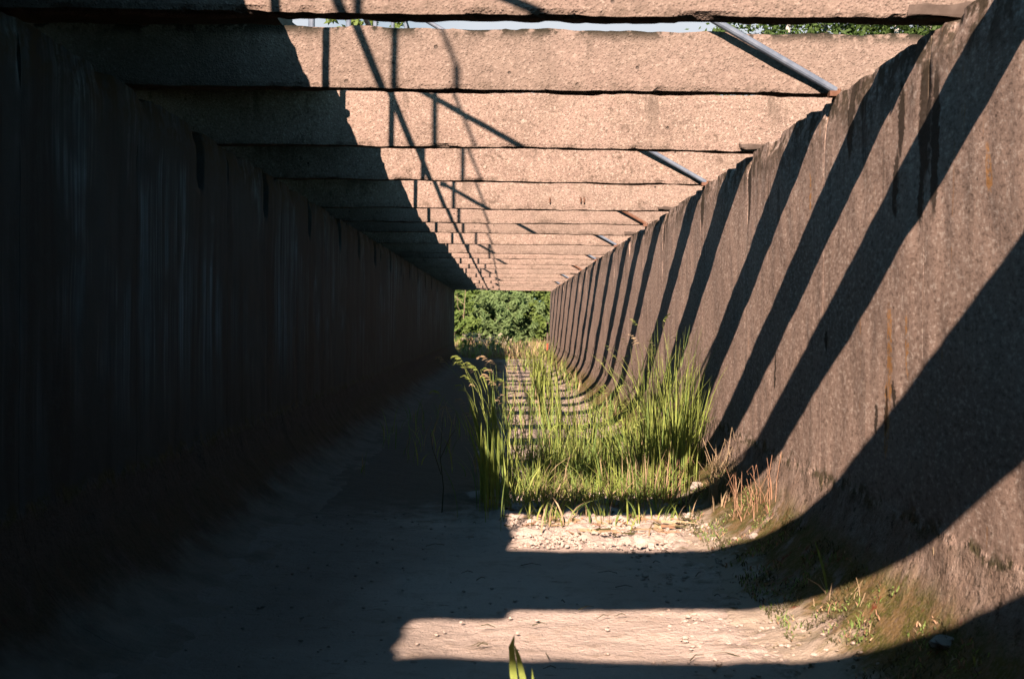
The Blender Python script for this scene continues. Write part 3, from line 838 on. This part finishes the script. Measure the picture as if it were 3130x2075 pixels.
for bx, by, bh, sd, lab in ((-9, 74, 1.1, 31, 'big dark tree far behind on the left'), (-3, 76, 1.2, 32, 'big dark tree far behind, left of the middle'), (3, 75, 1.15, 33, 'big dark tree far behind, right of the middle'), (9.5, 74, 1.1, 34, 'big dark tree far behind on the right')):
    tree('dark_tree', lab, 'tree', (bx, by, .2), 9*bh, .2, [(0, 0, 3.4, 3.4, 2, 3.0), (-1.8, -.4, 2.2, 2.2, 1.5, 2.0), (1.8, 0, 4.6, 2.2, 1.6, 2.2), (0, 0, 7.0, 2.2, 1.5, 1.9)], 11000, .24, LEAF3, BARK, 12, GR, sd)
# bare dead branches at the upper left of the opening
t = empty('dead_branch', (-2.15, 57.0, .05), 'bare pale dead branches at the upper left of the far opening', 'dead branch')
mb = MB(); mb.tube([(.0, 0, 0), (.05, 0, 1.6), (.15, 0, 3.4)], [.022, .018, .012], 6); mb.tube([(.08, 0, 2.3), (-.4, 0, 2.75), (-.9, 0, 3.1)], [.013, .010, .006], 5)
mb.tube([(-.2, 0, 2.55), (-.6, -.1, 2.6), (-.85, -.1, 2.9)], [.009, .007, .004], 5); mb.tube([(.05, 0, 1.7), (-.25, 0, 2.2), (-.3, 0, 2.9)], [.012, .009, .005], 5)
mb.build('branch', m_simple('dead_wood', (.36, .26, .18), (.28, .20, .14), 9), t)
# cream flowering weed at the left foot of the opening
t = empty('flowering_weed', (-1.2, 52.5, -.02), 'cream flowering weeds at the foot of the far shrubs', 'weed')
mb = MB(); rs = random.Random(5)
for _ in range(30):
    x = rs.gauss(0, .55); y = rs.gauss(0, .4); h = rs.uniform(.45, 1.0)
    stem(mb, [(x, y, 0), (x+rs.gauss(0, .05), y, h)], .012, .006, 0)
    for _ in range(10): blade(mb, x, y, rs.uniform(0, h*.6), .3, .06, .8, rs.uniform(0, 6.28), 3, 1, 0)
mb.build('stem', LEAF1, t)
mb = MB(); rs = random.Random(5); 
for _ in range(34): 
    x = rs.gauss(0, .55); y = rs.gauss(0, .4); h = rs.uniform(.55, 1.0)
    for _ in range(8):
        o = Vector((x+rs.gauss(0, .07), y+rs.gauss(0, .07), h+rs.gauss(0, .05))); s = .022
        mb.quad(tuple(o+Vector((-s, 0, -s))), tuple(o+Vector((s, 0, -s))), tuple(o+Vector((s, .02, s))), tuple(o+Vector((-s, .02, s))))
tag(mb.build('flower', FLOW, t), kind='stuff')

# birches on the right bank, seen through the gap above the tall beam
bl = [(0, 0, 6.2, 1.9, 1.9, 2.6), (.4, 0, 9.2, 1.6, 1.6, 2.4), (-.6, .2, 8.0, 1.5, 1.5, 1.9), (0, 0, 11.2, 1.0, 1.0, 1.6), (.8, 0, 4.6, 1.2, 1.2, 1.2)]
birches = [(7.6, 31.5, 1.0, 0, 'birch at the left end of the row above the right wall'), (9.2, 33.0, 1.08, 1.9, 'birch second from the left in the row above the right wall'), (10.6, 31.0, .97, 4.0, 'birch in the middle of the row above the right wall'),
           (12.1, 32.5, 1.1, 2.7, 'birch second from the right in the row above the right wall'), (13.8, 31.4, 1.02, 5.2, 'birch at the right end of the row above the right wall')]
src = None
for (x, y, s, a, lab) in birches:
    if src is None:
        src = tree('birch_tree', lab, 'birch', (x, y, 2.2), 13.2, .14, bl, 12000, .11, LEAF5, BIRCH, 12, 'birches on the right bank', 11, .02, 1.5, .16); o = src
        o.rotation_euler.z = a; o.scale = (s, s, s)
    else:
        o = src.copy(); COL.objects.link(o); o.location = (x, y, 2.2); o.rotation_euler.z = a; o.scale = (s, s, s); o['label'] = lab
        for ch in list(src.children):
            c = ch.copy(); COL.objects.link(c); c.parent = o
tree('broadleaf_tree', 'green tree behind the railing posts at the left end of the sky gap', 'tree', (-4.7, 36, 2.2), 9.6, .15,
     [(0, 0, 4.4, 1.7, 1.8, 1.8), (-.6, 0, 6.2, 1.4, 1.5, 1.5), (.5, 0, 7.6, 1.2, 1.3, 1.2), (-.3, 0, 8.7, .8, .9, .8)], 11000, .15, LEAF4, BARK, 10, None, 15)

# ------------------------------------------------------------------ sun, sky, camera
SD = Vector((.42, 1.86, -1)).normalized()          # the way the sunlight travels
sun = bpy.data.lights.new('sun', 'SUN'); sun.energy = 5.0; sun.angle = R(.5); sun.color = (1, .70, .58)
so = bpy.data.objects.new('sun', sun); COL.objects.link(so)
so.rotation_euler = SD.to_track_quat('-Z', 'Y').to_euler(); so.location = (-6, -20, 14)
w = bpy.data.worlds.new('World'); scn.world = w; w.use_nodes = True
nt = w.node_tree; bg = nt.nodes['Background']; sky = nt.nodes.new('ShaderNodeTexSky')
sky.sky_type = 'NISHITA'; sky.sun_disc = False
d = -SD
sky.air_density = .8; sky.dust_density = .15; sky.ozone_density = 2.0
sky.sun_elevation = math.asin(d.z); sky.sun_rotation = math.atan2(d.x, d.y)
wn = nt.nodes.new
tc = wn('ShaderNodeTexCoord'); sp = wn('ShaderNodeSeparateXYZ'); nt.links.new(tc.outputs['Generated'], sp.inputs[0])
def wstep(v, a, b):
    n = wn('ShaderNodeMapRange'); n.interpolation_type = 'SMOOTHSTEP'; nt.links.new(v, n.inputs['Value'])
    n.inputs['From Min'].default_value = a; n.inputs['From Max'].default_value = b; return n.outputs[0]
def wmul(a, b):
    n = wn('ShaderNodeMath'); n.operation = 'MULTIPLY'; nt.links.new(a, n.inputs[0]); nt.links.new(b, n.inputs[1]); return n.outputs[0]
cn = wn('ShaderNodeTexNoise'); cn.inputs['Scale'].default_value = 3.2; cn.inputs['Detail'].default_value = 6
nt.links.new(tc.outputs['Generated'], cn.inputs['Vector'])
added_cloud = wmul(wmul(wstep(sp.outputs[2], .06, .16), wstep(sp.outputs[2], .42, .28)), wmul(wstep(sp.outputs[1], .70, .86), wstep(cn.outputs['Fac'], .22, .42)))  # pale cloud band added to whiten the low sky in the gap
tint = wn('ShaderNodeMix'); tint.data_type = 'RGBA'; tint.blend_type = 'MULTIPLY'; tint.inputs['Factor'].default_value = 1
nt.links.new(sky.outputs[0], tint.inputs['A']); tint.inputs['B'].default_value = (.78, 1.0, .88, 1)
cm = wn('ShaderNodeMix'); cm.data_type = 'RGBA'; nt.links.new(added_cloud, cm.inputs['Factor']); nt.links.new(tint.outputs['Result'], cm.inputs['A'])
cm.inputs['B'].default_value = (7.0, 7.4, 8.0, 1)
nt.links.new(cm.outputs['Result'], bg.inputs[0]); bg.inputs[1].default_value = .05

cam = bpy.data.cameras.new('camera'); co = bpy.data.objects.new('camera', cam); COL.objects.link(co)
cam.lens = 40; cam.sensor_width = 36; cam.clip_start = .05; cam.clip_end = 1000
rot = Matrix.Rotation(R(-.34), 4, 'Z') @ Matrix.Rotation(R(90-.85), 4, 'X') @ Matrix.Rotation(R(.7), 4, 'Z')
co.matrix_world = Matrix.Translation((0, 0, REYE)) @ rot
cam.dof.use_dof = True; cam.dof.focus_distance = 12; cam.dof.aperture_fstop = 5.6
scn.camera = co
scn.cycles.diffuse_bounces = 0
vs = scn.view_settings; vs.view_transform = 'Standard'; vs.look = 'None'; vs.gamma = 1; vs.exposure = 1.08; vs.use_curve_mapping = False
